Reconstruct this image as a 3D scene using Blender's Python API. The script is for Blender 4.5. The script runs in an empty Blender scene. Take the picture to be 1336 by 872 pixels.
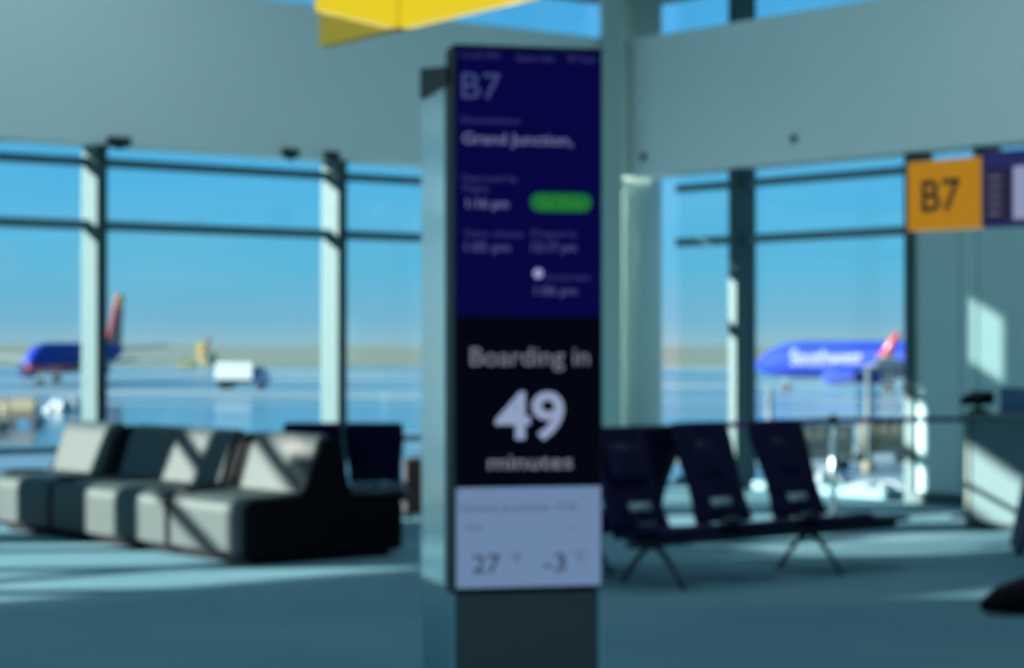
import bpy, bmesh, math, random
from mathutils import Vector, Matrix
random.seed(7)
C = bpy.context.scene.collection
F_PX = 2830.0; EYE = 1.65; HY = 450.0; CX = 668.0
BLUR = True
# ---------------------------------------------------------------- helpers
TH = math.atan2(.625, .78)              # direction of the left window wall
U = Vector((math.cos(TH), math.sin(TH))); N = Vector((-math.sin(TH), math.cos(TH)))   # along wall / outwards
K = Vector((1.33, 26.0))                # room corner

def ray(x): return (x - CX) / F_PX
def floor_pt(x, y, z=0.0):
    d = (EYE - z) * F_PX / (y - HY); return Vector((ray(x) * d, d, z))
def at(x, y, d): return Vector((ray(x) * d, d, EYE + (HY - y) * d / F_PX))
def wl(a, b, z=0.0):
    p = K + U * a + N * b; return Vector((p.x, p.y, z))
def a_on_left(x, b):                    # a where pixel column x meets the plane b
    r = ray(x); p = K + N * b
    a = (r * p.y - p.x) / (U.x - r * U.y); return a
def b_on_right(x, a):
    r = ray(x); p = K + U * a
    return (r * p.y - p.x) / (N.x - r * N.y)

def newmat(name):
    m = bpy.data.materials.new(name); m.use_nodes = True
    return m, m.node_tree.nodes, m.node_tree.links, m.node_tree.nodes['Principled BSDF']
def mat(name, col, rough=.6, metal=0.0, noise=0.0, scale=8.0, bump=0.0, spec=.5, coat=0.0):
    m, n, l, p = newmat(name)
    p.inputs['Roughness'].default_value = rough; p.inputs['Metallic'].default_value = metal
    p.inputs['Specular IOR Level'].default_value = spec
    p.inputs['Coat Weight'].default_value = coat
    p.inputs['Base Color'].default_value = (*col, 1)
    tc = n.new('ShaderNodeTexCoord'); nt = n.new('ShaderNodeTexNoise'); nt.inputs['Scale'].default_value = scale
    nt.inputs['Detail'].default_value = 4
    l.new(tc.outputs['Object'], nt.inputs['Vector'])
    mx = n.new('ShaderNodeMix'); mx.data_type = 'RGBA'
    k = max(noise, .03)
    mx.inputs[6].default_value = (*[c * (1 - k) for c in col], 1); mx.inputs[7].default_value = (*[min(1, c * (1 + k)) for c in col], 1)
    l.new(nt.outputs['Fac'], mx.inputs[0]); l.new(mx.outputs[2], p.inputs['Base Color'])
    if bump:
        b = n.new('ShaderNodeBump'); b.inputs['Strength'].default_value = bump; b.inputs['Distance'].default_value = .01
        l.new(nt.outputs['Fac'], b.inputs['Height']); l.new(b.outputs[0], p.inputs['Normal'])
    return m
def emat(name, col, strength=1.0, gloss=.0):
    m, n, l, p = newmat(name)
    p.inputs['Base Color'].default_value = (.001, .001, .002, 1)
    p.inputs['Roughness'].default_value = .12; p.inputs['Specular IOR Level'].default_value = gloss
    p.inputs['Emission Color'].default_value = (*col, 1); p.inputs['Emission Strength'].default_value = strength
    return m
def s2l(r, g, b):
    f = lambda c: (c/255/12.92 if c/255 <= .04045 else ((c/255+.055)/1.055)**2.4)
    return (f(r), f(g), f(b))

class MB:
    def __init__(s): s.bm = bmesh.new()
    def box(s, x0, x1, y0, y1, z0, z1, bev=0.0, mi=0, seg=2):
        t = bmesh.new(); r = bmesh.ops.create_cube(t, size=1)
        for v in t.verts:
            v.co = Vector(((x0+x1)/2 + v.co.x*(x1-x0), (y0+y1)/2 + v.co.y*(y1-y0), (z0+z1)/2 + v.co.z*(z1-z0)))
        if bev > 0: bmesh.ops.bevel(t, geom=t.edges[:], offset=bev, segments=seg, profile=.5, affect='EDGES')
        return s.add(t, mi)
    def add(s, t, mi=0, M=None, smooth=False):
        if M is not None: bmesh.ops.transform(t, matrix=M, verts=t.verts)
        mp = {}
        for v in t.verts: mp[v] = s.bm.verts.new(v.co)
        for f in t.faces:
            try:
                g = s.bm.faces.new([mp[v] for v in f.verts]); g.material_index = mi; g.smooth = smooth or f.smooth
            except ValueError: pass
        t.free(); return s
    def prism(s, pts, axis, a, b, bev=0.0, mi=0, seg=2):
        """pts: 2-D outline, extruded along axis 'x','y' or 'z' from a to b"""
        t = bmesh.new()
        def mk(p, q):
            if axis == 'x': return Vector((q, p[0], p[1]))
            if axis == 'y': return Vector((p[0], q, p[1]))
            return Vector((p[0], p[1], q))
        A = [t.verts.new(mk(p, a)) for p in pts]; B = [t.verts.new(mk(p, b)) for p in pts]
        t.faces.new(A); t.faces.new(B[::-1]); n = len(pts)
        for i in range(n): t.faces.new([A[i], B[i], B[(i+1) % n], A[(i+1) % n]])
        bmesh.ops.recalc_face_normals(t, faces=t.faces[:])
        if bev > 0: bmesh.ops.bevel(t, geom=t.edges[:], offset=bev, segments=seg, profile=.5, affect='EDGES')
        return s.add(t, mi)
    def tube(s, pts, r, n=10, mi=0, cap=True):
        pts = [Vector(p) for p in pts]; t = bmesh.new(); rings = []
        rs = r if isinstance(r, (list, tuple)) else [r]*len(pts)
        for i, p in enumerate(pts):
            d = (pts[min(i+1, len(pts)-1)] - pts[max(i-1, 0)]).normalized()
            up = Vector((0, 0, 1)) if abs(d.z) < .95 else Vector((1, 0, 0))
            e1 = d.cross(up).normalized(); e2 = d.cross(e1)
            rings.append([t.verts.new(p + (e1*math.cos(2*math.pi*k/n) + e2*math.sin(2*math.pi*k/n))*rs[i]) for k in range(n)])
        for i in range(len(pts)-1):
            for k in range(n):
                f = t.faces.new([rings[i][k], rings[i][(k+1) % n], rings[i+1][(k+1) % n], rings[i+1][k]]); f.smooth = True
        if cap: t.faces.new(rings[0][::-1]); t.faces.new(rings[-1])
        bmesh.ops.recalc_face_normals(t, faces=t.faces[:])
        return s.add(t, mi)
    def lathe(s, prof, c=(0, 0, 0), n=24, mi=0):
        t = bmesh.new(); rings = []
        for r, z in prof:
            rings.append([t.verts.new((c[0]+r*math.cos(2*math.pi*k/n), c[1]+r*math.sin(2*math.pi*k/n), c[2]+z)) for k in range(n)])
        for i in range(len(prof)-1):
            for k in range(n):
                f = t.faces.new([rings[i][k], rings[i][(k+1) % n], rings[i+1][(k+1) % n], rings[i+1][k]]); f.smooth = True
        t.faces.new(rings[0][::-1]); t.faces.new(rings[-1])
        bmesh.ops.recalc_face_normals(t, faces=t.faces[:])
        return s.add(t, mi)
    def sheet(s, rows, th, mi=0):
        """rows: list of rows of points; thickened both ways to th"""
        t = bmesh.new(); g = [[t.verts.new(p) for p in r] for r in rows]
        for i in range(len(g)-1):
            for j in range(len(g[0])-1):
                f = t.faces.new([g[i][j], g[i][j+1], g[i+1][j+1], g[i+1][j]]); f.smooth = True
        bmesh.ops.recalc_face_normals(t, faces=t.faces[:])
        bmesh.ops.solidify(t, geom=t.faces[:], thickness=th)
        for f in t.faces: f.smooth = True
        return s.add(t, mi)
    def build(s, name, m, parent=None, loc=None, rz=None):
        me = bpy.data.meshes.new(name); s.bm.normal_update(); s.bm.to_mesh(me); s.bm.free()
        for q in (m if isinstance(m, (list, tuple)) else [m]): me.materials.append(q)
        o = bpy.data.objects.new(name, me); C.objects.link(o)
        if parent: o.parent = parent
        if loc is not None: o.location = loc
        if rz is not None: o.rotation_euler = (0, 0, rz)
        return o

def tag(o, label=None, cat=None, group=None, kind=None):
    if label: o['label'] = label
    if cat: o['category'] = cat
    if group: o['group'] = group
    if kind: o['kind'] = kind
    return o
def empty(name, loc, rz=0.0):
    o = bpy.data.objects.new(name, None); o.empty_display_size = .1; C.objects.link(o)
    o.location = loc; o.rotation_euler = (0, 0, rz); return o
def kids(o): return [c for c in bpy.data.objects if c.parent == o]
def copy_tree(o, parent=None):
    c = o.copy(); C.objects.link(c); c.parent = parent
    for ch in kids(o): copy_tree(ch, c)
    return c
def struct(o, label=None):
    o['kind'] = 'structure'
    if label: o['label'] = label
    return o
def text_bm(txt, size, width=None, bold=0.0, align='LEFT', extrude=.0):
    cu = bpy.data.curves.new('lettering', 'FONT'); cu.body = txt; cu.size = size; cu.offset = bold; cu.extrude = extrude
    cu.align_x = align; cu.resolution_u = 4
    o = bpy.data.objects.new('lettering', cu); C.objects.link(o)
    bpy.context.view_layer.update()
    me = bpy.data.meshes.new_from_object(o.evaluated_get(bpy.context.evaluated_depsgraph_get()))
    t = bmesh.new(); t.from_mesh(me); bpy.data.objects.remove(o); bpy.data.curves.remove(cu); bpy.data.meshes.remove(me)
    if width:
        xs = [v.co.x for v in t.verts]; w = max(xs)-min(xs); x0 = min(xs)
        for v in t.verts: v.co.x = (v.co.x - (x0 if align == 'LEFT' else (x0+w/2)))*width/w
    return t

# ---------------------------------------------------------------- materials
def carpet():
    m, n, l, p = newmat('carpet')
    tc = n.new('ShaderNodeTexCoord'); a = n.new('ShaderNodeTexNoise'); a.inputs['Scale'].default_value = 60; a.inputs['Detail'].default_value = 5
    b = n.new('ShaderNodeTexNoise'); b.inputs['Scale'].default_value = .7; b.inputs['Detail'].default_value = 3
    l.new(tc.outputs['Object'], a.inputs['Vector']); l.new(tc.outputs['Object'], b.inputs['Vector'])
    r = n.new('ShaderNodeValToRGB'); r.color_ramp.elements[0].color = (.092, .20, .26, 1); r.color_ramp.elements[1].color = (.145, .27, .32, 1)
    r.color_ramp.elements[0].position = .35; r.color_ramp.elements[1].position = .65
    ad = n.new('ShaderNodeMix'); ad.inputs[0].default_value = .5
    l.new(a.outputs['Fac'], ad.inputs[2]); l.new(b.outputs['Fac'], ad.inputs[3]); l.new(ad.outputs[0], r.inputs[0])
    l.new(r.outputs[0], p.inputs['Base Color']); p.inputs['Roughness'].default_value = .95; p.inputs['Specular IOR Level'].default_value = .1
    bp = n.new('ShaderNodeBump'); bp.inputs['Strength'].default_value = .4; bp.inputs['Distance'].default_value = .004
    l.new(a.outputs['Fac'], bp.inputs['Height']); l.new(bp.outputs[0], p.inputs['Normal'])
    return m
def glass_mat(name='window_glass', tint=(.88, .97, .97, 1)):
    m, n, l, p = newmat(name); n.remove(p)
    t = n.new('ShaderNodeBsdfTransparent'); t.inputs[0].default_value = tint
    g = n.new('ShaderNodeBsdfGlossy'); g.inputs['Roughness'].default_value = .03; g.inputs[0].default_value = (.8, .9, .9, 1)
    lw = n.new('ShaderNodeLayerWeight'); pw_ = n.new('ShaderNodeMath'); pw_.operation = 'POWER'; pw_.inputs[1].default_value = 5
    lw.inputs[0].default_value = .5; l.new(lw.outputs['Facing'], pw_.inputs[0])
    fr = n.new('ShaderNodeMath'); fr.operation = 'MULTIPLY_ADD'; fr.inputs[1].default_value = .7; fr.inputs[2].default_value = .035; l.new(pw_.outputs[0], fr.inputs[0])
    mx = n.new('ShaderNodeMixShader'); l.new(fr.outputs[0], mx.inputs[0]); l.new(t.outputs[0], mx.inputs[1]); l.new(g.outputs[0], mx.inputs[2])
    l.new(mx.outputs[0], n['Material Output'].inputs[0]); return m
def apron_mat():
    m, n, l, p = newmat('apron')
    tc = n.new('ShaderNodeTexCoord'); mp = n.new('ShaderNodeMapping'); mp.inputs['Scale'].default_value = (.012, .035, 1)
    a = n.new('ShaderNodeTexNoise'); a.inputs['Scale'].default_value = 1; a.inputs['Detail'].default_value = 5
    l.new(tc.outputs['Object'], mp.inputs[0]); l.new(mp.outputs[0], a.inputs['Vector'])
    r = n.new('ShaderNodeValToRGB'); e = r.color_ramp.elements
    e[0].color = (.04, .08, .13, 1); e[0].position = .42; e[1].color = (.22, .27, .29, 1); e[1].position = .66
    x = e.new(.52); x.color = (.10, .17, .23, 1)
    l.new(a.outputs['Fac'], r.inputs[0]); l.new(r.outputs[0], p.inputs['Base Color'])
    q = n.new('ShaderNodeValToRGB'); q.color_ramp.elements[0].position = .45; q.color_ramp.elements[0].color = (.12,)*3+(1,)
    q.color_ramp.elements[1].position = .6; q.color_ramp.elements[1].color = (.8,)*3+(1,)
    l.new(a.outputs['Fac'], q.inputs[0]); l.new(q.outputs[0], p.inputs['Roughness']); return m

M = dict(
 carpet=carpet(), glass=glass_mat(), apron=apron_mat(),
 header=mat('painted_header', (.72, .83, .81), .55, noise=.04, scale=.8),
 frame=mat('window_aluminium', (.024, .062, .07), .5, .1, noise=.05), transom=mat('transom_aluminium', (.09, .20, .24), .5, .1, noise=.05),  # one aluminium in two tones: mullions darkened against sun, transoms lightened for shade
 column=mat('column_paint', (.36, .50, .46), .5, noise=.05, scale=2),
 panel=mat('wall_panel', (.34, .52, .53), .5, noise=.04, scale=1.5),
 ceil=mat('ceiling_tile', (.45, .58, .6), .9, noise=.03),
 blackv=mat('black_vinyl', (.002, .002, .004), .55, noise=.1, spec=.1),
 greyv=mat('silver_vinyl', (.026, .037, .039), .5, noise=.08, scale=5, bump=.1, spec=.35),
 seat=mat('navy_vinyl', (.006, .004, .030), .5, noise=.15, spec=.12),
 darkmetal=mat('dark_metal', (.03, .045, .055), .4, .6),
 chrome=mat('brushed_steel', (.62, .72, .72), .3, 1.0, noise=.05, scale=30),
 kiosk_side=mat('polished_steel_cladding', (.74, .90, .90), .16, .85, noise=.04, scale=3),
 kiosk_black=mat('black_enamel', (.006, .008, .009), .5, spec=.15),
 kiosk_base=mat('dark_green_glass', (.004, .012, .012), .4),
 kiosk_base_side=mat('teal_metal_base', (.10, .24, .27), .35, .4),
 yellow=mat('yellow_sign', (.95, .50, .01), .4, noise=.03), yellow_lit=emat('backlit_yellow', s2l(232, 208, 42), .95, .2), yellow2=emat('backlit_amber', s2l(172, 122, 22), 1, .1),  # signs glow for added brightness; plain yellow is the shaded blade's tone
 brown=mat('amber_post', (.62, .30, .02), .5),
 dark=mat('dark_print', (.02, .018, .012), .6), purple=mat('purple_panel', (.05, .025, .22), .45),
 white=mat('white_paint', (.85, .9, .9), .5, noise=.03), podium=mat('podium_laminate', (.055, .115, .135), .4, noise=.03),
 podium_blue=mat('podium_blue_panel', (.03, .09, .18), .4), wood=mat('podium_edge', (.10, .135, .115), .5),
 belt=mat('purple_belt', (.07, .035, .19), .7),
 tagm=mat('pale_label', (.30, .38, .38), .5), redbag=mat('maroon_fabric', (.012, .0025, .002), .7, noise=.2, scale=20),
 plane_blue=mat('aircraft_blue', (.006, .024, .27), .75, spec=.15, noise=.05, scale=.3), plane_red=mat('aircraft_red', (.35, .03, .03), .35),
 plane_or=mat('aircraft_orange', (.85, .35, .06), .35), plane_grey=mat('aircraft_grey', (.35, .42, .45), .4, .2),
 letter=mat('lettering_white', (.17, .20, .23), .7), rubber=mat('rubber', (.012, .012, .014), .8), truckblue=mat('truck_blue', (.05, .13, .28), .4),
 field=mat('dry_grass', (.075, .11, .085), .95, noise=.25, scale=.01), snow=mat('snow', (.30, .34, .36), .9, noise=.05, scale=.3, bump=.3),
 tan=mat('tan_canvas', (.16, .14, .09), .8, noise=.2), yellowp=mat('machine_yellow', (.6, .45, .08), .5),
 bumper=mat('grey_machinery', (.06, .09, .10), .6), led=emat('lamp_panel', (.8, 1, 1), 3.0),
)

# ---------------------------------------------------------------- camera / world / sun
cam = bpy.data.cameras.new('camera'); co = bpy.data.objects.new('camera', cam); C.objects.link(co)
cam.sensor_width = 36; cam.lens = F_PX/1336*36; cam.clip_end = 6000; cam.clip_start = .05
co.location = (0, 0, EYE); co.rotation_euler = (math.radians(90) + math.atan(14/F_PX), 0, 0)
bpy.context.scene.camera = co
if BLUR:                                  # the photograph is out of focus everywhere: lens focused close
    cam.dof.use_dof = True; cam.dof.focus_distance = 1.0; cam.dof.aperture_fstop = 16.0
sc = bpy.context.scene
sc.view_settings.view_transform = 'Standard'; sc.view_settings.look = 'None'; sc.view_settings.gamma = 1
sc.view_settings.exposure = 0.0; sc.view_settings.use_curve_mapping = False
sc.cycles.max_bounces = 8; sc.cycles.transparent_max_bounces = 16; sc.cycles.use_denoising = True
sc.cycles.sample_clamp_indirect = 4.0

w = bpy.data.worlds.new('sky'); sc.world = w; w.use_nodes = True
n, l = w.node_tree.nodes, w.node_tree.links; bg = n['Background']
tc = n.new('ShaderNodeTexCoord'); sp = n.new('ShaderNodeSeparateXYZ'); l.new(tc.outputs['Generated'], sp.inputs[0])
r = n.new('ShaderNodeValToRGB'); e = r.color_ramp.elements
e[0].position = 0; e[0].color = (*s2l(152, 185, 200), 1); e[1].position = 1; e[1].color = (.10, .30, .50, 1)
for p_, c_ in ((.012, (125, 178, 205)), (.035, (100, 180, 215)), (.07, (88, 178, 225)), (.12, (78, 168, 224))):
    x = e.new(p_); x.color = (*s2l(*c_), 1)
mp = n.new('ShaderNodeMapping'); mp.inputs['Scale'].default_value = (2.5, 2.5, 14)
ns = n.new('ShaderNodeTexNoise'); ns.inputs['Scale'].default_value = 1.6; ns.inputs['Detail'].default_value = 5
l.new(tc.outputs['Generated'], mp.inputs[0]); l.new(mp.outputs[0], ns.inputs['Vector'])
mr = n.new('ShaderNodeMapRange'); mr.inputs[1].default_value = .5; mr.inputs[2].default_value = .8; mr.inputs[4].default_value = .25
l.new(ns.outputs['Fac'], mr.inputs[0])
mx = n.new('ShaderNodeMix'); mx.data_type = 'RGBA'; mx.inputs[7].default_value = (*s2l(165, 205, 220), 1)
l.new(sp.outputs['Z'], r.inputs[0]); l.new(r.outputs[0], mx.inputs[6]); l.new(mr.outputs[0], mx.inputs[0]); l.new(mx.outputs[2], bg.inputs[0])
bg.inputs[1].default_value = 1.15

SU, SN, SZ = -.855, .518, .259             # towards the sun: along the wall leftwards, outwards, up
S = U*SU + N*SN; Sv = Vector((S.x, S.y, SZ)).normalized()
sl = bpy.data.lights.new('sun', 'SUN'); so = bpy.data.objects.new('sun', sl); C.objects.link(so)
sl.energy = 29.0; sl.angle = math.radians(.6); sl.color = (1, .90, .80)
so.rotation_euler = Sv.to_track_quat('Z', 'Y').to_euler(); so.location = (0, 0, 30)

# ---------------------------------------------------------------- the room (local frame: x along left wall, y outwards)
KL = (K.x, K.y, 0)
def S_(mb, name, m, label=None): return struct(mb.build(name, m, None, KL, TH), label)
A0, A1, B0 = -34.0, 7.0, -32.0
CEIL = 7.0
HZ0, HZ1 = 3.66, 5.3
m = MB(); m.box(A0, .5, B0, .5, -.3, 0); S_(m, 'floor', M['carpet'])
m = MB(); m.box(A0, .6, B0, .6, CEIL, CEIL+.3); S_(m, 'ceiling', M['ceil'])
m = MB(); m.box(-14.5, 2.2, .6, 2.2, 6.15, CEIL+.3); m.box(.6, 2.2, B0, .6, 6.15, CEIL+.3); S_(m, 'roof_eaves', M['frame'])  # unseen eaves, added and shaped to keep sun off the clerestory
# header bands over the windows
a0c = a_on_left(438, .25)-2*(a_on_left(438, .25)-a_on_left(125, .25))
OPEN = [(-9.2, -8.3, 4.05, 4.75), (-17.8, -13.0, HZ0-.01, 4.2), (-23.3, -21.0, 5.05, 5.6)]   # unseen openings added left of the view to throw sun patches
m = MB()
aa = sorted({A0, -.02, a0c} | {q for o_ in OPEN for q in o_[:2]}); zz = sorted({HZ0, HZ1, CEIL} | {q for o_ in OPEN for q in o_[2:] if q > HZ0})
for i in range(len(aa)-1):
    ca = (aa[i]+aa[i+1])/2
    for j in range(len(zz)-1):
        cz_ = (zz[j]+zz[j+1])/2
        if any(o_[0] < ca < o_[1] and o_[2] < cz_ < o_[3] for o_ in OPEN): continue
        if cz_ > HZ1 and ca > a0c: continue
        m.box(aa[i], aa[i+1], 0, .12, zz[j], zz[j+1])
m.box(A0, -17.8, .12, .5, HZ0, HZ0+.08); m.box(-13.0, -.02, .12, .5, HZ0, HZ0+.08)
m.box(-1.4, -.1, .14, .42, 0, HZ0); m.box(-9.1, -8.04, .10, .45, 0, HZ0); m.box(-14.2, -13.1, .10, .45, 0, HZ0)  # unseen fin and two piers, added to block the sun
wlo = S_(m, 'wall_left', M['header'])
for i_, o_ in enumerate(OPEN):
    M['film'] = glass_mat('filmed_glass', ((.36, .42, .42, 1), (.72, .8, .8, 1), (.72, .8, .8, 1))[i_])  # tint added to dim the sun through each opening
    g = MB(); g.box(o_[0], o_[1], .05, .06, o_[2], o_[3]); g.build('filmed_glass_pane', M['film'], wlo)
m = MB(); m.box(0, .12, B0, 0, HZ0, HZ1); m.box(.12, .5, B0, 0, HZ0, HZ0+.08)
bx = b_on_right(1192, .2)
m2 = MB(); m2.box(.2, .34, B0, bx, 0, 3.46)
m.box(0, .3, B0, bx-4, HZ1, CEIL)
S_(m, 'wall_right', M['header'])
# solid panels of the boarding-door wall
pw = MB(); edges = [bx, b_on_right(1256, .2), b_on_right(1279, .2), b_on_right(1279, .2)-1.3, b_on_right(1279, .2)-2.6, b_on_right(1279, .2)-5, -12, B0]
for i in range(len(edges)-1): pw.box(.16, .34, edges[i+1]+.008, edges[i]-.008, 0.0, 3.44, .006)
S_(pw, 'wall_boarding', M['panel'])
t = MB(); t.box(.13, .16, B0, bx, 0, .12); S_(t, 'baseboard_right', M['frame'])

def bars_left(mb, z, h, a0, a1, d=.12):
    mb.box(a0, a1, .28, .28+d, z-h/2, z+h/2)
mull_l = [a_on_left(125, .25), a_on_left(438, .25)]
step = mull_l[1]-mull_l[0]
allm = [mull_l[1]] + [mull_l[0]-i*step for i in range(0, 9)]
al_end = -.25
win_edges = [al_end] + allm
idx = 1
for i in range(len(win_edges)-1):         # each bay of the left glass wall
    a1, a0 = win_edges[i], win_edges[i+1]
    f = MB()
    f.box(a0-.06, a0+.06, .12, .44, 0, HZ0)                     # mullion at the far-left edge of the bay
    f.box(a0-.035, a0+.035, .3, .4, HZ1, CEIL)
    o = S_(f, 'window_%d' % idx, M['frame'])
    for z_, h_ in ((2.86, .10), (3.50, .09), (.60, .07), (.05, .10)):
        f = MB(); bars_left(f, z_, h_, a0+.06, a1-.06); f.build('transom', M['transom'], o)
    g = MB(); g.box(a0+.06, a1-.06, .33, .345, .1, HZ0); 
    if a0 > -9.5: g.box(a0+.04, a1-.04, .33, .345, HZ1, CEIL)
    g.build('glass_pane', M['glass'], o); idx += 1
mull_r = [b_on_right(966, .25), bx+.0]
be = [-.62] + mull_r
for i in range(2):
    b1, b0 = be[i], be[i+1]
    f = MB(); f.box(.12, .44, b0-.06, b0+.06, 0, HZ0); f.box(.12, .44, b0-.06, b0+.06, HZ1, CEIL)
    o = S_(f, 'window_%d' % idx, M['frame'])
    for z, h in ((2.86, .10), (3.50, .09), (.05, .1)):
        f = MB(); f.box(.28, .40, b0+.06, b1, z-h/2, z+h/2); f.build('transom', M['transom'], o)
    g = MB(); g.box(.33, .345, b0+.06, b1, .1, HZ0); g.box(.33, .345, b0+.06, b1, HZ1, CEIL); g.build('glass_pane', M['glass'], o); idx += 1
f = MB()                                                        # glass strip above the solid panels
for bb in (bx-.9, bx-3, bx-5.5, bx-8): f.box(.15, .42, bb-.07, bb+.07, 3.44, HZ0)
f.box(.15, .42, B0, bx-.06, 3.40, 3.44)
o = S_(f, 'window_%d' % idx, M['frame']); g = MB(); g.box(.33, .345, B0, bx-.06, 3.44, HZ0); g.build('glass_pane', M['glass'], o)

cm = MB(); cm.lathe([(.34, 0), (.34, CEIL)], n=40)
cp = struct(cm.build('column', M['column'], None, (1.50, 26.62, 0)), 'round painted column standing in the corner of the glass walls'); cp.name = 'trim_1'
pm = MB(); pm.box(-.125, .125, -.12, .12, 0, CEIL, .01)
struct(pm.build('trim_2', M['column'], None, (ray(798)*25.75, 25.75, 0), math.radians(4)), 'flat vertical corner post in front of the header band')
# small brackets under the left header
for i, (px, hw) in enumerate(((155, .12), (379, .09), (433, .08))):
    a = a_on_left(px, -.05); b = MB(); b.box(-hw, hw, -.1, .0, -.02, .07, .015); b.box(-hw*.5, hw*.5, -.07, -.02, -.05, -.02, .005)
    o = b.build('shade_bracket', M['darkmetal'], None, wl(a, 0, HZ0), TH)
    tag(o, ['wide dark bracket under the header left of the window post near the frame edge', 'small dark bracket under the header at the middle of the wide window', 'small dark bracket right on top of the second window post'][i], 'bracket', 'brackets under the left header band')
for i, (px, py) in enumerate(((1036, 181), (840, 205))):
    bb = b_on_right(px, -.01); d = (K + N*bb).y
    b = MB(); b.lathe([(.045, 0), (.045, .03), (.03, .05)], n=16)
    o = b.build('wall_sensor', M['bumper'], None, wl(0, bb, EYE+(HY-py)*d/F_PX))
    o.rotation_euler = (0, -math.pi/2, 0); o.rotation_euler = (Matrix.Rotation(TH, 3, 'Z') @ Matrix.Rotation(-math.pi/2, 3, 'Y')).to_euler()
    tag(o, ['small dark round sensor low on the right header band below the light patch', 'small round sensor at the lower left corner of the right header band'][i], 'sensor', 'round sensors on the right header band')

# unseen fill lights added under the ceiling to brighten the room
for i, (x, y) in enumerate(((-4, 6), (3, 6), (-5, 13), (2.5, 13), (-3, 19), (3, 18.5), (0, 0), (-6, 0))):
    ld = bpy.data.lights.new('ceiling_lamp', 'AREA'); ld.shape = 'RECTANGLE'; ld.size = 3; ld.size_y = 2.0; ld.energy = 50; ld.color = (.75, .95, 1)
    lo = bpy.data.objects.new('ceiling_lamp', ld); C.objects.link(lo); lo.location = (x, y, CEIL-.05)

# ---------------------------------------------------------------- information totem
Kd = 8.65
FL = Vector((ray(592)*Kd, Kd)); FR = Vector((ray(786)*Kd*1.0157, Kd*1.0157))
ang = math.atan2(FR.y-FL.y, FR.x-FL.x); KW = (FR-FL).length
kz0 = EYE + (HY-768)*Kd/F_PX; kz1 = EYE + (HY-60)*Kd/F_PX
zb = EYE + (HY-88)*(Kd*1.077)/F_PX
kio = empty('information_totem', (FL.x, FL.y, 0), ang)
tag(kio, 'tall airport gate totem with purple and black display, steel side and dark base', 'totem')
KD = .69
b = MB(); b.box(.012, KW-.012, .02, KD-.01, 0, kz0-.02, .008); b.build('base', M['kiosk_base'], kio)
b = MB(); b.box(.0, .011, .03, KD, 0, kz0-.03); b.box(KW-.011, KW, .03, KD, 0, kz0-.03); b.box(.011, KW-.011, KD-.01, KD, 0, kz0-.03)
b.build('base_side', M['kiosk_base_side'], kio)
b = MB(); b.box(0, KW, 0, .17, kz0-.012, kz1+.01, .006); b.build('display_housing', M['kiosk_black'], kio)
b = MB(); b.box(-.004, KW-.02, .17, KD, kz0-.02, 2.705); b.build('side_cladding', M['kiosk_side'], kio)['label'] = 'mirror-like steel side cladding'
b = MB(); b.prism([(.10, 2.70), (.10, 2.775), (KD, 2.84), (KD, 2.71), (KD-.04, 2.70)], 'x', -.012, KW-.01, .004)
b.build('top_cap', M['kiosk_black'], kio)['label'] = 'black cap on top of the steel side'
# screens
def px2k(px, py):      # photo pixel on the display -> local x, z of the display plane
    t = (px-592)/(786-592); sy = 1 + (.0157)*t
    return t*KW, EYE + (HY-py)*Kd*sy/F_PX
ys_top, y_mid, y_low, y_bot = 64, 413, 637, 768
z_of = lambda py: EYE + (HY-py)*Kd/F_PX
scr = MB(); scr.box(.010, KW-.008, -.004, .002, z_of(y_mid), kz1-.008); s1 = scr.build('flight_screen', emat('screen_purple', s2l(5, 0, 62), 1, .04), kio)
s1['label'] = 'purple upper part of the display with flight details'
scr = MB(); scr.box(.010, KW-.008, -.004, .002, z_of(y_low), z_of(y_mid)); s2 = scr.build('boarding_screen', emat('screen_black', s2l(0, 0, 9), 1, .03), kio)
s2['label'] = 'black middle part of the display with the boarding countdown'
scr = MB(); scr.box(.010, KW-.008, -.004, .002, z_of(y_bot), z_of(y_low)); s3 = scr.build('weather_screen', emat('screen_pale', s2l(106, 132, 168), 1, .04), kio)
s3['label'] = 'pale blue lower part of the display with temperatures'
def ktext(txt, px0, px1, ybase, h, col, parent, bold=0.0, name='screen_text', strength=1.0):
    x0, z = px2k(px0, ybase); x1, _ = px2k(px1, ybase)
    size = h*Kd/F_PX/.70                  # h: capital height in pixels
    t = text_bm(txt, size, x1-x0, bold*size)
    mb = MB(); mb.add(t, 0, Matrix.Translation((x0, -.006, z)) @ Matrix.Rotation(math.pi/2, 4, 'X'))
    return mb.build(name, emat('text_light', s2l(*col), strength), parent)
g1, g2, g3 = (60, 60, 115), (85, 85, 140), (105, 110, 155)
ktext('12:26 PM', 600, 650, 75, 7, g1, s1); ktext('Gate info', 672, 722, 79, 8, g1, s1); ktext('B7 East', 741, 777, 80, 8, g1, s1)
ktext('B7', 602, 652, 128, 34, (60, 72, 122), s1, .0)
ktext('Destination', 602, 676, 160, 8, g1, s1); ktext('Grand Junction,', 603, 746, 187, 14, g3, s1, .012)
ktext('Operated by', 602, 674, 236, 8, g1, s1); ktext('Flight', 604, 637, 250, 9, g1, s1); ktext('1:16 pm', 608, 662, 271, 12, g3, s1, .01)
ktext('Gate closes', 606, 681, 309, 9, g1, s1); ktext('1:05 pm', 606, 664, 328, 12, g2, s1)
ktext('Departs', 693, 751, 309, 9, g1, s1); ktext('12:17 pm', 693, 751, 328, 12, g2, s1)
ktext('Arrival time', 711, 768, 366, 9, g1, s1); ktext('1:06 pm', 697, 751, 385, 12, g2, s1)
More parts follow.
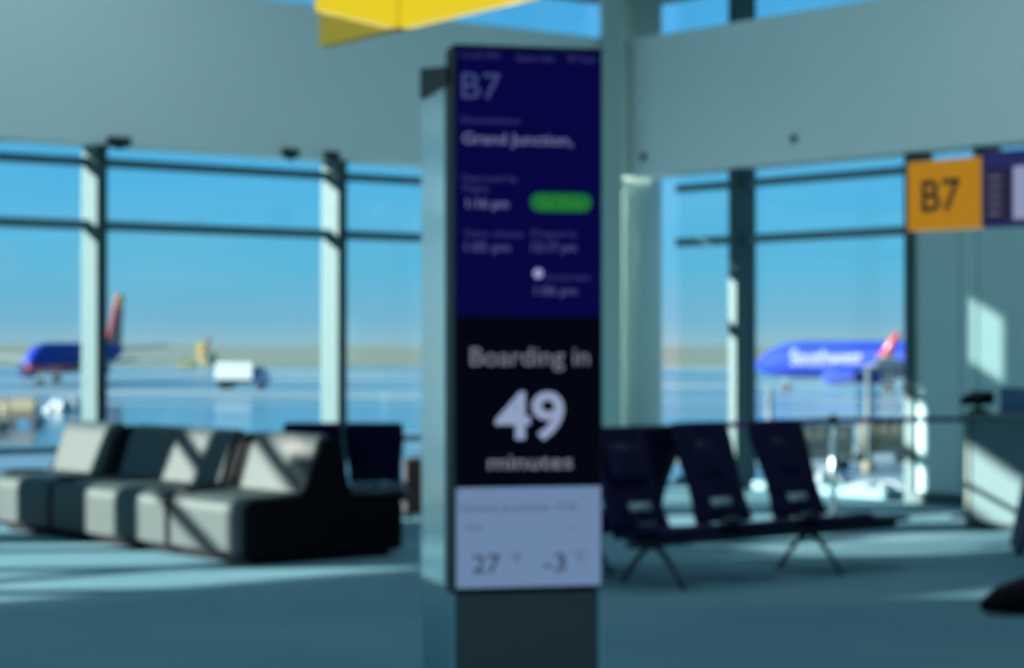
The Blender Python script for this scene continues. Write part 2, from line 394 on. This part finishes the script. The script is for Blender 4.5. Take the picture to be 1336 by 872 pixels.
x0, z = px2k(701, 357); b = MB(); t = bmesh.new(); bmesh.ops.create_cone(t, cap_ends=True, segments=24, radius1=.020, radius2=.020, depth=.002)
b.add(t, 0, Matrix.Translation((x0, -.006, z)) @ Matrix.Rotation(math.pi/2, 4, 'X')); b.build('screen_icon', emat('icon_light', s2l(150, 160, 205)), s1)
xa, za = px2k(691, 276); xb, zb2 = px2k(771, 253)
b = MB(); t = bmesh.new(); rr = (zb2-za)/2; cz = (za+zb2)/2; vs = []
for k in range(17):
    q = math.pi/2 + math.pi*k/16; vs.append(t.verts.new((xa+rr+rr*math.cos(q), -.006, cz+rr*math.sin(q))))
for k in range(17):
    q = -math.pi/2 + math.pi*k/16; vs.append(t.verts.new((xb-rr+rr*math.cos(q), -.006, cz+rr*math.sin(q))))
t.faces.new(vs); b.add(t); pill = b.build('status_pill', emat('pill_green', s2l(25, 110, 45)), s1); pill['label'] = 'green rounded status pill'
tt = ktext('On Time', 703, 759, 270, 11, (60, 130, 75), s1); tt.location.y = -.002
ktext('Boarding in', 613, 768, 477, 24, (112, 116, 132), s2, .004)
ktext('49', 645, 735, 572, 60, (142, 158, 190), s2, .022)
ktext('minutes', 636, 746, 613, 20, (122, 125, 142), s2, .004)
dk = (70, 74, 100)
ktext('Grand Junction, CO', 601, 752, 668, 10, dk, s3); ktext('Now', 607, 629, 692, 8, dk, s3); ktext('3:20', 737, 755, 692, 8, (120, 110, 140), s3)
ktext('27', 616, 652, 748, 24, (50, 58, 74), s3, .01); ktext('°F', 662, 680, 735, 13, dk, s3); ktext('-3', 708, 737, 746, 24, (50, 58, 74), s3, .01); ktext('°C', 745, 764, 732, 13, dk, s3)

# ---------------------------------------------------------------- hanging yellow sign with crossed blades
hs = 1.33; hp = lambda x, y: Vector((hs*(x-CX)/(HY-y), hs*F_PX/(HY-y)))
Pa, Pb, Pc, Pr = hp(418, 14), hp(423, 62), hp(520, 39), hp(698, -3)
ys = empty('hanging_sign', (Pc.x, Pc.y, EYE+hs)); tag(ys, 'bright yellow gate sign of angled blades hanging above the totem', 'sign')
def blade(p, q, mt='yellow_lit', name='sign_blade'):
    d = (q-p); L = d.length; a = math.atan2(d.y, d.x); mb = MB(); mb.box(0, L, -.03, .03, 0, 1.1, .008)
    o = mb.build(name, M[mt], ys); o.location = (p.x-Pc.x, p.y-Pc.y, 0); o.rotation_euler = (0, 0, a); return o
dirR = (Pr-Pc).normalized(); blade(Pc+dirR*.05, Pr); blade(Pc+(Pb-Pc).normalized()*.05, Pb, 'yellow')['label'] = 'unlit amber-yellow blade'; blade(Pc+(Pa-Pc).normalized()*.05, Pa);  # shade on the rear blade is put into its colour
b = MB(); b.box(-.045, .045, -.045, .045, -.0, 1.15, .008); b.build('sign_core', M['brown'], ys, (0, 0, 0), TH)['label'] = 'amber centre post'
b = MB(); b.tube([(0, 0, 1.15), (0, 0, CEIL-EYE-hs)], .02); b.build('hanger_rod', M['darkmetal'], ys)

# ---------------------------------------------------------------- gate sign B7 with display, on two hangers over the podium
d0 = 17.5; gp0 = Vector((ray(1184)*d0, d0)); V = -N
gs = empty('gate_sign', (gp0.x, gp0.y, EYE+(HY-302)*d0/F_PX), math.atan2(V.y, V.x))
tag(gs, 'amber square gate sign B7 joined to a purple display over the counter', 'sign')
sw = .72; sh = 90*d0/F_PX
b = MB(); b.box(0, sw, 0, .14, 0, sh, .012); b.build('number_panel', M['yellow2'], gs)['label'] = 'amber panel with dark B7'  # glow added to lift the panel's brightness
t = text_bm('B7', .36, .40, .006); b = MB(); b.add(t, 0, Matrix.Translation((.15, -.003, .15)) @ Matrix.Rotation(math.pi/2, 4, 'X')); b.build('sign_lettering', M['dark'], gs)
b = MB(); b.box(sw+.02, sw+2.4, .01, .14, 0.0, sh+.03, .01); b.build('display_case', M['purple'], gs)
b = MB(); b.box(sw+.06, sw+.32, .002, .012, .05, sh-.10); b.build('dark_display', emat('display_dark', s2l(38, 36, 62)), gs)
b = MB(); b.box(sw+.34, sw+2.3, .0, .012, .05, sh-.10); b.build('lit_display', emat('display_light', s2l(142, 150, 185)), gs)['label'] = 'pale lit display area'
b = MB()
for k in range(5): b.box(sw+.10, sw+.22, -.001, .003, .09+k*.07, .12+k*.07)
b.build('display_lettering', emat('display_dim', s2l(86, 86, 104)), gs)
for xx in (sw+1.0, sw+2.2):
    b = MB(); b.tube([(xx, .07, sh+.0), (xx, .07, CEIL-gs.location.z)], .018); b.build('hanger_rod', M['darkmetal'], gs)

# ---------------------------------------------------------------- double-sided lounge sofas
SO = floor_pt(322, 740); SO = Vector((-1.98, 16.1, 0))
TP = [(0, .06), (0, .40), (.05, .47), (.12, .487), (.50, .50), (.56, .60), (.655, .86), (.70, .925), (.77, .945), (.85, .93), (.88, .86), (.93, .60), (.97, .50), (1.34, .487), (1.40, .46), (1.44, .40), (1.44, .06)]
def sofa(b0, b1, label, i0=.10, i1=.22):
    o = empty('lounge_sofa', SO + Vector((N.x, N.y, 0))*b0, TH); L = b1-b0
    tag(o, label, 'sofa', 'double-sided lounge sofas in a row by the left windows')
    def skin(pts, th=.035):
        return pts
    # inner black body
    m = MB(); inner = [(.04, .04), (.04, .40), (.50, .43), (.60, .58), (.69, .86), (.86, .86), (.90, .58), (.95, .43), (1.40, .40), (1.40, .04)]
    m.prism(inner, 'y', .03, L-.03); m.build('body', M['blackv'], o)
    m = MB(); m.box(.10, 1.34, .04, L-.04, 0, .05); m.build('plinth', M['blackv'], o)
    for y0, y1 in ((0, .03), (L-.03, L)):
        m = MB(); m.prism(TP, 'y', y0, y1, .008); m.build('end_panel', M['blackv'], o)['label'] = 'black end panel'
    # front side in silver grey
    m = MB(); m.prism([(-.012, .085), (-.015, .40), (.0, .455), (.05, .495), (.12, .507), (.50, .517), (.56, .48), (.5, .42), (.05, .39), (.042, .085)], 'y', .034, L-.034, .012, seg=3)
    m.build('seat_cushion', M['greyv'], o)['label'] = 'silver grey seat cushion'
    m = MB(); m.prism([(.515, .515), (.575, .70), (.635, .885), (.67, .945), (.73, .965), (.79, .945), (.72, .87), (.64, .62), (.60, .515)], 'y', i0, L-i1, .02, seg=3)
    m.build('back_cushion', M['greyv'], o)['label'] = 'silver grey back cushion'
    m = MB(); m.box(.03, .40, L-.21, L-.035, .50, .535, .006); m.build('armrest_tray', M['blackv'], o)
    # far side in black
    m = MB(); m.prism([(1.45, .085), (1.455, .42), (1.40, .49), (1.0, .50), (1.0, .42), (1.38, .40), (1.402, .085)], 'y', .034, L-.034, .01); m.build('seat_cushion', M['blackv'], o)['label'] = 'black seat cushion on the far side'
    m = MB(); m.prism([(.98, .50), (.93, .70), (.895, .88), (.86, .86), (.90, .58), (.93, .50)], 'y', .06, L-.06, .01); m.build('back_cushion', M['blackv'], o)['label'] = 'black back cushion on the far side'
    return o
sofa(0, 1.12, 'silver and black lounge sofa nearest the totem, its black end panel in view', .02, .20)
sofa(1.14, 3.12, 'long silver lounge sofa in the middle of the row, striped by window shadows')
sofa(3.14, 4.20, 'short silver lounge sofa at the far left end of the row', .10, .05)

# ---------------------------------------------------------------- beam seating (local x along the row, seats face -y)
def seat_parts(root, x, label_tag=True, w=.56, zs=1.0, zmin=0):
    prof = [(-.50, .385), (-.46, .425), (-.36, .425), (-.22, .40), (-.10, .375), (.0, .365)]
    rows = [[(x + sx*(w/2)*(.97), p[0], p[1] - .012*(1-abs(sx))) for sx in (-1, -.6, -.2, .2, .6, 1)] for p in prof]
    m = MB(); m.sheet(rows, .05); m.build('seat_pan', M['seat'], root)
    bp = [(.0, .38, .96), (.035, .44, .94), (.06, .52, .90), (.10, .62, .88), (.15, .74, .92), (.20, .86, .97), (.25, .98, .99), (.275, 1.05, .97), (.285, 1.075, .90)]
    bp = [(y, z*zs, ww) for (y, z, ww) in bp if z >= zmin]
    rows = [[(x + sx*(w/2)*ww, y + .02*(1-abs(sx)), z) for sx in (-1, -.6, -.2, .2, .6, 1)] for (y, z, ww) in bp]
    m = MB(); m.sheet(rows, .045); bk = m.build('seat_back', M['seat'], root)
    m = MB(); m.sheet([[(x+sx*.17, y-.028, z) for sx in (-1, 0, 1)] for (y, z) in ((.125, .70*zs), (.15, .76*zs), (.20, .88*zs), (.235, .96*zs))], .02); m.build('head_pad', M['seat'], bk)
    if label_tag:
        m = MB(); m.sheet([[(x+sx*.10, y-.05, z) for sx in (-1, 0, 1)] for (y, z) in ((.055, .50), (.075, .555))], .006); m.build('seat_label', M['tagm'], bk)['label'] = 'pale label on the lower back'
        m = MB(); m.sheet([[(x-.02+sx*.06, y, z) for sx in (-1, 0, 1)] for (y, z) in ((-.13, .425), (-.06, .412))], .006); m.build('seat_label', M['tagm'], root)
def beam_bench(n, pitch, loc, rz, label, group, tags=True, table=True, armrest_at=(), legs=None, **kw):
    o = empty('beam_bench', loc, rz); tag(o, label, 'bench', group)
    x0, x1 = -.30, (n-1)*pitch + .30
    m = MB(); m.box(x0, x1 + (.5 if table else 0), -.24, -.16, .27, .33, .01); m.build('beam', M['darkmetal'], o)
    for i in range(n):
        seat_parts(o, i*pitch, tags, **kw)
        m = MB(); m.box(i*pitch-.06, i*pitch+.06, -.30, .03, .325, .372, .008); m.tube([(i*pitch, -.1, .345), (i*pitch, .02, .36), (i*pitch, .07, .46), (i*pitch, .12, .60)], .014); m.build('seat_bracket', M['darkmetal'], o)
    for lx in (legs or (.25, (n-1)*pitch-.05)):
        m = MB()
        for s in (-1, 1):
            m.tube([(lx, -.20, .28), (lx, -.20+s*.08, .25), (lx, -.20+s*.20, .14), (lx, -.20+s*.30, .02)], [.022, .022, .018, .016])
            m.lathe([(.025, 0), (.025, .012), (.012, .02)], (lx, -.20+s*.30, 0), 12)
        m.build('leg', M['darkmetal'], o)
    if table:
        m = MB(); m.box((n-1)*pitch+.36, (n-1)*pitch+.70, -.46, .04, .345, .375, .01); m.box((n-1)*pitch+.50, (n-1)*pitch+.66, -.26, -.14, .32, .35); m.build('side_table', M['blackv'], o)
    for ax in armrest_at:
        m = MB(); m.box(ax-.025, ax+.025, -.42, .02, .58, .61, .01); m.tube([(ax, -.2, .30), (ax, -.05, .42), (ax, -.02, .58)], .014); m.build('armrest', M['darkmetal'], o)
    return o
RB = math.atan2(U.y, U.x)
g = 'navy beam benches'
beam_bench(3, .78, (.90, 15.02, 0), RB, 'row of three navy beam seats right of the totem, legs splayed', g, legs=(-.08, 1.46))
# back-to-back neighbour seen in the gap between the first two
p = Vector((.90, 15.02, 0)) + Vector((U.x, U.y, 0))*.42 + Vector((N.x, N.y, 0))*.62
beam_bench(2, .78, p, RB+math.pi, 'dark beam seats standing back to back behind the three navy seats', g, False, False)
# right foreground bench: faces the left windows
sc2 = empty('suitcase', (3.93, 17.0, 0), .15); tag(sc2, 'dark navy suitcase at the right edge in front of the counter', 'suitcase')
M['navybag'] = mat('navy_fabric', (.004, .012, .06), .6, noise=.1)
b = MB(); b.prism([(0, .05), (.50, .05), (.62, .60), (.12, .60)], 'y', -.13, .13, .03, seg=3); b.build('shell', M['navybag'], sc2)
for xx in (.04, .44):
    b = MB(); b.tube([(xx, -.02, .03), (xx, .02, .03)], .03, 14); b.build('wheel', M['rubber'], sc2)
b = MB(); b.tube([(.25, 0, .59), (.26, 0, .64), (.45, 0, .64), (.44, 0, .59)], .01); b.build('carry_handle', M['rubber'], sc2)
df = empty('duffel_bag', (3.20, 13.3, 0), .25); tag(df, 'black duffel bag lying on the floor at the lower right edge', 'bag')
b = MB(); b.tube([(-.36, 0, .05), (-.33, 0, .06), (-.22, 0, .095), (-.05, 0, .12), (.3, 0, .12), (.42, 0, .08), (.44, 0, .06)], [.012, .045, .085, .115, .115, .07, .02], 18); b.build('bag_body', M['blackv'], df)
for yy in (-.06, .06):
    b = MB(); b.tube([(-.02, yy, .20), (.0, yy, .27), (.10, yy, .29), (.20, yy, .27), (.22, yy, .20)], .009); b.build('handle', M['blackv'], df)
# purple bench beyond the sofa
beam_bench(2, .53, (-1.19, 19.0, 0), math.radians(180), 'dark purple beam seats standing just behind the near sofa', g, False, False, w=.51, zs=.91, zmin=.52)

# ---------------------------------------------------------------- suitcase partly behind the totem
sc_ = empty('suitcase', (ray(546)*20.5, 20.5, 0), .1); tag(sc_, 'dark maroon suitcase standing between the sofas and the totem', 'suitcase')
b = MB(); b.box(-.14, .22, -.11, .11, .05, .58, .03, seg=3); b.build('shell', M['redbag'], sc_)
for xx in (-.1, .18):
    b = MB(); b.tube([(xx, -.02, .028), (xx, .02, .028)], .028, 14); b.build('wheel', M['rubber'], sc_)
b = MB(); b.tube([(-.04, .0, .57), (-.04, 0, .62), (.12, 0, .62), (.12, 0, .57)], .01); b.build('carry_handle', M['rubber'], sc_)

# ---------------------------------------------------------------- belt stanchions
pts = [Vector((.22, 17.25)), Vector((ray(1087)*20.4, 20.4)), Vector((ray(1262)*20.65, 20.65)), Vector((5.25, 19.95))]
labs = ['steel belt post standing behind the information totem', 'bright steel belt post standing before the window beside the beam seats', 'belt post standing against the left end of the counter', 'belt post at the far right behind the counter']
for i, q in enumerate(pts):
    st = empty('belt_stanchion', (q.x, q.y, 0)); tag(st, labs[i], 'stanchion', 'queue belt posts in front of the windows')
    mm = M['chrome'] if i != 2 else M['darkmetal']
    b = MB(); b.lathe([(.17, 0), (.17, .015), (.12, .03), (.03, .05)], n=28); b.build('base', mm, st)
    b = MB(); b.lathe([(.032, .04), (.032, .90)], n=18); b.build('post', mm, st)
    b = MB(); b.lathe([(.038, .90), (.038, .98), (.03, .995)], n=18); b.build('belt_head', M['bumper'], st)
    if i < 3:
        dv = pts[i+1]-q; L = dv.length; a = math.atan2(dv.y, dv.x)
        b = MB(); b.box(.038, L-.038, -.002, .002, .915, .965); bo = b.build('belt', M['belt'], st); bo.rotation_euler = (0, 0, a); bo['label'] = 'purple belt'

# ---------------------------------------------------------------- gate counter
cp0 = Vector((ray(1266)*19.5, 19.5, 0)); ct = empty('gate_counter', cp0, math.atan2(V.y, V.x))
tag(ct, 'pale laminate gate counter with a blue upper panel at the right edge', 'counter')
b = MB(); b.box(0, 2.3, .0, .68, .06, 1.0, .006); b.build('cabinet', M['podium'], ct)
b = MB(); b.box(.05, 2.25, .06, .62, 0, .06); b.build('plinth', M['darkmetal'], ct)
b = MB(); b.box(-.05, .0, -.02, .70, 0.0, 1.0, .006); b.build('end_panel', M['wood'], ct)
b = MB(); b.box(-.07, 2.35, -.04, .72, 1.0, 1.035, .008); b.build('worktop', M['wood'], ct)
b = MB(); b.box(.25, 2.3, .10, .16, 1.035, 1.27, .006); b.build('privacy_panel', M['podium_blue'], ct)['label'] = 'dark blue upright panel on the worktop'
mo = empty('boarding_scanner', cp0 + Vector((V.x, V.y, 0))*.02 + Vector((U.x, U.y, 0))*.06 + Vector((0, 0, 1.035)), TH)
tag(mo, 'black boarding pass scanner standing on the left end of the counter', 'scanner')
b = MB(); b.box(-.05, .07, -.09, .05, 0, .04, .008); b.tube([(0, -.02, .03), (0, -.02, .08)], .022); b.build('stand', M['blackv'], mo)
b = MB(); b.prism([(-.11, .07), (-.09, .15), (.09, .20), (.12, .13), (.10, .08)], 'y', -.12, .10, .01); b.build('scanner_head', M['blackv'], mo)

# ---------------------------------------------------------------- outside: apron, field, aircraft, vehicles
GZ = -4.0
b = MB(); b.box(-420, 420, 29, 560, GZ-.5, GZ); o = b.build('ground', M['apron']); struct(o, 'snowy wet concrete apron outside the windows')
b = MB(); t = bmesh.new(); nx = 90; top = []
vs = []
for j, (yy, base) in enumerate(((520, GZ-.2), (560, GZ+.05), (900, GZ+.2), (1500, -2.0), (2600, 0.0), (3600, -2))):
    vs.append([t.verts.new((-1500+3000*i/nx, yy, base + (3.0*math.sin(i*.31)+2*math.sin(i*.83+1))*(j == 4))) for i in range(nx+1)])
for j in range(5):
    for i in range(nx): t.faces.new([vs[j][i], vs[j][i+1], vs[j+1][i+1], vs[j+1][i]])
b.add(t, 0, None, True); struct(b.build('field', M['field']), 'dry grass plain beyond the apron')

def airliner(root, belly, livery_text):
    st = [(0, .05, 2.75), (.25, .42, 2.78), (.8, .85, 2.88), (1.6, 1.25, 3.02), (2.8, 1.62, 3.2), (4.2, 1.86, 3.33), (6, 1.95, 3.4), (12, 1.95, 3.4), (18, 1.95, 3.4), (23, 1.95, 3.4), (26.5, 1.7, 3.6), (29.5, 1.25, 3.95), (32.5, .7, 4.35), (34.5, .28, 4.6)]
    t = bmesh.new(); n = 28; R = []
    for x, r_, z in st: R.append([t.verts.new((x, r_*math.sin(2*math.pi*k/n), z - r_*math.cos(2*math.pi*k/n)*1.03)) for k in range(n)])
    mb = MB(); fs = []
    for i in range(len(R)-1):
        for k in range(n):
            f = t.faces.new([R[i][k], R[i][(k+1) % n], R[i+1][(k+1) % n], R[i+1][k]]); f.smooth = True
            f.material_index = 1 if (belly and min(k, n-1-k) < 5) else 0
    t.faces.new(R[0][::-1]); t.faces.new(R[-1]); bmesh.ops.recalc_face_normals(t, faces=t.faces[:])
    me = bpy.data.meshes.new('fuselage'); t.to_mesh(me); t.free()
    me.materials.append(M['plane_blue']); me.materials.append(M['plane_red'])
    fu = bpy.data.objects.new('fuselage', me); C.objects.link(fu); fu.parent = root
    for s in (-1, 1):                              # cockpit windows
        b = MB()
        b.sheet([[(1.75, s*.25, 4.12), (1.75+.1, s*.75, 3.98)], [(2.35, s*.25, 4.52), (2.4, s*.85, 4.30)]], .06)
        b.sheet([[(1.95, s*.85, 3.92), (2.6, s*1.25, 3.88)], [(2.5, s*.93, 4.28), (3.0, s*1.22, 4.2)]], .06)
        b.build('cockpit_window', M['rubber'], fu)
    b = MB()
    for s in (-1, 1):
        b = MB()
        for k in range(34): b.box(5.2+k*.6, 5.45+k*.6, s*1.93-.03, s*1.93+.03, 3.75, 4.05)
        b.build('cabin_window_row', M['bumper'], fu)
    for s in (-1, 1):                              # wings
        w_ = MB(); t = bmesh.new()
        sec = [(12.2, 7.0, 1.6, 2.5, .75), (16.0, 3.9, 6.0, 2.95, .42), (20.2, 1.6, 16.2, 3.85, .18)]
        rr = []
        for xl, ch, yy, z, th in sec:
            rr.append([t.verts.new((xl+ch*a_, s*yy, z+th*b_)) for a_, b_ in ((0, 0), (.12, .45), (.4, .55), (1, .02), (.4, -.35), (.12, -.35))])
        for i in range(2):
            for k in range(6): t.faces.new([rr[i][k], rr[i][(k+1) % 6], rr[i+1][(k+1) % 6], rr[i+1][k]])
        t.faces.new(rr[0]); t.faces.new(rr[-1]); bmesh.ops.recalc_face_normals(t, faces=t.faces[:])
        w_.add(t); wo = w_.build('wing', M['plane_grey'], root)
        b = MB(); b.sheet([[(20.3, s*16.2, 3.86), (21.8, s*16.2, 3.86)], [(21.0, s*16.6, 4.6), (22.2, s*16.6, 4.6)], [(22.3, s*16.9, 6.2), (23.0, s*16.9, 6.2)]], .12)
        b.build('winglet', M['plane_red'], wo)['label'] = 'red winglet'
        e_ = empty('engine', (0, 0, 0)); e_.parent = root; e_.name = 'engine'
        b = MB(); t = bmesh.new(); prof = [(10.3, .80), (10.6, 1.02), (11.6, 1.08), (13.2, .92), (14.4, .62)]; R = []
        for x, r_ in prof: R.append([t.verts.new((x, s*4.9+r_*math.sin(2*math.pi*k/20), 1.75-r_*math.cos(2*math.pi*k/20))) for k in range(20)])
        for i in range(len(R)-1):
            for k in range(20): f = t.faces.new([R[i][k], R[i][(k+1) % 20], R[i+1][(k+1) % 20], R[i+1][k]]); f.smooth = True
        t.faces.new(R[0][::-1]); t.faces.new(R[-1]); bmesh.ops.recalc_face_normals(t, faces=t.faces[:]); b.add(t)
        b.box(11.6, 14.6, s*4.9-.12, s*4.9+.12, 2.5, 3.0)
        b.build('nacelle', M['plane_blue'], e_)
        b = MB(); b.tube([(10.26, s*4.9, 1.75), (10.30, s*4.9, 1.75)], .72, 20); b.build('intake', M['rubber'], e_)
        b = MB(); b.prism([(29.6, 0), (33.0, 0), (34.3, 0), (34.6, 0)], 'z', 0, 0) if False else None
        t = bmesh.new(); q = [(29.8, .6, 4.5), (33.0, .6, 4.5), (34.8, 6.6, 5.1), (33.2, 6.6, 5.1)]
        lo = [t.verts.new((x, s*y, z-.1)) for x, y, z in q]; hi = [t.verts.new((x, s*y, z+.1)) for x, y, z in q]
        t.faces.new(lo); t.faces.new(hi[::-1])
        for k in range(4): t.faces.new([lo[k], lo[(k+1) % 4], hi[(k+1) % 4], hi[k]])
        bmesh.ops.recalc_face_normals(t, faces=t.faces[:]); b = MB(); b.add(t); b.build('tailplane', M['plane_grey'], root)
    b = MB(); b.prism([(25.0, 5.0), (28.6, 6.4), (32.2, 12.3), (34.6, 12.3), (33.6, 5.0)], 'y', -.18, .18, .05)
    fin = b.build('tail_fin', M['plane_red'], root); fin['label'] = 'red tail fin'
    b = MB(); b.prism([(31.0, 10.3), (32.2, 12.3), (34.6, 12.3), (34.2, 10.3)], 'y', -.2, .2, .03); b.build('fin_band', M['plane_or'], fin)['label'] = 'orange band on the fin tip'
    for (x, y, r_) in ((3.6, 0, .38), (16.6, -2.9, .55), (16.6, 2.9, .55)):
        b = MB(); b.tube([(x, y, r_), (x, y, 2.4)], .12); lg = b.build('landing_gear', M['plane_grey'], root)
        for s in (-1, 1):
            b = MB(); b.tube([(x, y+s*.18, r_), (x, y+s*.48, r_)], r_, 18); b.build('wheel', M['rubber'], lg)
    if livery_text:
        t = text_bm(livery_text, 2.45, 8.4, .05); bmesh.ops.triangulate(t, faces=t.faces[:]); bmesh.ops.subdivide_edges(t, edges=t.edges[:], cuts=3, use_grid_fill=True)
        for v in t.verts:
            x, z = 4.9+v.co.x, 2.85+v.co.y
            v.co = Vector((x, 0, z)); k = max(.05, 1.0-((z-3.4)/(1.95*1.03))**2); rad = 1.95 if x > 6 else 1.88
            v.co.y = SIDE*(rad*math.sqrt(k)+.09)
        b = MB(); b.add(t); b.build('airline_lettering', M['letter'], fu)['label'] = 'white airline lettering on the side'
SIDE = 1
dL = 305; aL = math.atan2(.985, .17)
pl = empty('airliner', (ray(38)*dL, dL, GZ), aL); tag(pl, 'blue airliner with red belly seen nose-on at the far left', 'airplane', 'parked airliners')
airliner(pl, True, None); pl.scale = (1.1,)*3
psi = math.radians(30); dR = 270
pr = empty('airliner', (ray(986)*dR, dR, GZ), -psi); tag(pr, 'all-blue airliner with white lettering seen through the right windows', 'airplane', 'parked airliners')
# nose -> tail direction is (cos, -sin): tail comes nearer; the camera sees the +y-rotated -side
SIDE = -1
airliner(pr, False, 'Southwest'); pr.scale = (1.12,)*3

def wheel(mb_parent, x, y, r_, wd=.3):
    b = MB(); b.tube([(x, y-wd/2, r_), (x, y+wd/2, r_)], r_, 18); b.build('wheel', M['rubber'], mb_parent)
tk = empty('box_truck', (ray(281)*282, 282, GZ), 0); tag(tk, 'white box truck with a blue cab driving on the wet apron', 'truck')
b = MB(); b.box(.2, 4.9, -1.1, 1.1, 1.15, 3.3, .04); b.build('cargo_box', M['white'], tk)
b = MB(); b.prism([(5.0, .55), (5.0, 2.75), (6.2, 2.75), (6.9, 1.75), (7.1, .55)], 'y', -1.0, 1.0, .05); cb = b.build('cab', M['truckblue'], tk)
b = MB(); b.box(5.4, 6.2, -1.02, 1.02, 1.75, 2.5); b.build('side_window', M['rubber'], cb)
b = MB(); b.box(.2, 6.6, -.9, .9, .55, 1.15); b.build('chassis', M['bumper'], tk)
for x in (1.0, 1.9, 6.0):
    for y in (-.95, .95): wheel(tk, x, y, .5)

yv = empty('lift_truck', (ray(256)*560, 560, GZ+.06), 0); tag(yv, 'yellow high-lift service truck far off at the edge of the apron', 'truck')
b = MB(); b.box(.3, 2.8, -1.2, 1.2, 2.6, 6.0, .05); b.build('lift_body', M['yellowp'], yv)
b = MB(); b.box(2.9, 5.2, -1.2, 1.2, .9, 3.4, .1); b.build('cab', M['bumper'], yv)
b = MB(); b.box(-1.5, 5.4, -1.1, 1.1, .6, 1.1); 
b.tube([(.4, 0, 1.1), (2.6, 0, 2.7)], .12); b.tube([(2.6, 0, 1.1), (.4, 0, 2.7)], .12); b.build('chassis', M['yellowp'], yv)
for x in (-.6, 4.4): 
    for y in (-1.1, 1.1): wheel(yv, x, y, .55)
y2 = empty('apron_tug', (ray(240)*520, 520, GZ), 0); tag(y2, 'small yellow tug parked left of the yellow lift truck', 'tug')
b = MB(); b.box(-1, 2.2, -.8, .8, .35, 1.3, .1); b.build('body', M['yellowp'], y2); b = MB(); b.box(-.3, .9, -.7, .7, 1.3, 2.1, .05); b.build('cab', M['bumper'], y2)
for x in (-.5, 1.6):
    for y in (-.8, .8): wheel(y2, x, y, .4)

def cart(loc, rz, label, load=True):
    o = empty('baggage_cart', loc, rz); tag(o, label, 'cart', 'baggage carts on the apron')
    b = MB(); b.box(-1.4, 1.4, -.75, .75, .45, .6, .02); b.build('deck', M['bumper'], o)
    b = MB(); b.box(-1.42, 1.42, -.77, .77, 1.95, 2.05, .03); b.build('roof', M['bumper'], o)
    for x in (-1.36, 1.36):
        for y in (-.7, .7):
            b = MB(); b.tube([(x, y, .6), (x, y, 1.95)], .04); b.build('corner_post', M['bumper'], o)
    b = MB(); b.sheet([[(-1.35+i*.27, -.74+.03*(i % 2), .62) for i in range(11)], [(-1.35+i*.27, -.74+.03*(i % 2), 1.94) for i in range(11)]], .01); b.build('curtain', M['tan'], o)
    for x in (-1, 1):
        for y in (-.6, .6): wheel(o, x, y, .28, .16)
    b = MB(); b.tube([(1.4, 0, .5), (2.1, 0, .4)], .04); b.build('tow_bar', M['bumper'], o)
    return o
cart((ray(1068)*98, 98, GZ), .15, 'tan curtained baggage cart outside beside the beam seats')
cart((ray(1152)*104, 104, GZ), .1, 'tan curtained baggage cart outside just left of the solid wall')
cart((ray(30)*150, 150, GZ), -.2, 'grey baggage cart outside at the far left edge')
cart((ray(-20)*140, 140, GZ), -.2, 'baggage cart cut by the left edge of the picture')
for i, (px, ytop, dd, lab) in enumerate(((1004, 505, 99, 'grey apron pole whose top shows behind the third beam seat'), (1133, 482, 96, 'tall grey apron pole left of the solid wall'))):
    z = EYE+(HY-ytop)*dd/F_PX - GZ
    o = empty('apron_pole', (ray(px)*dd, dd, GZ)); tag(o, lab, 'pole', 'poles on the apron')
    b = MB(); b.tube([(0, 0, 0), (0, 0, z)], .15, 14); b.build('post', M['bumper'], o)
    b = MB(); b.lathe([(.28, 0), (.28, .4), (.2, .5)], n=16); b.build('footing', M['tan'], o)
def snowbank(loc, rx, ry, h, label):
    b = MB(); t = bmesh.new(); R = []; n = 26
    for j in range(7):
        q = j/6*math.pi/2
        R.append([t.verts.new(((rx*math.cos(q)+.01)*math.cos(2*math.pi*k/n)*(1+.18*math.sin(3*k+j)), (ry*math.cos(q)+.01)*math.sin(2*math.pi*k/n)*(1+.15*math.cos(2*k)), h*math.sin(q)*(1+.15*math.sin(k*1.7)))) for k in range(n)])
    for j in range(6):
        for k in range(n): t.faces.new([R[j][k], R[j][(k+1) % n], R[j+1][(k+1) % n], R[j+1][k]])
    t.faces.new(R[-1]); t.faces.new(R[0][::-1]); bmesh.ops.recalc_face_normals(t, faces=t.faces[:]); b.add(t, 0, None, True)
    tag(b.build('snow_bank', M['snow'], None, loc), label, 'snow bank', 'ploughed snow banks')
snowbank((ray(88)*185, 185, GZ), 1.8, 1.5, 1.0, 'small white snow bank left of the first window post')
snowbank((ray(1150)*76, 76, GZ), 1.7, 1.4, .8, 'snow bank outside beneath the right window by the solid wall')
snowbank((ray(1070)*82, 82, GZ), 1.4, 1.4, .9, 'snow bank outside behind the beam seats table')
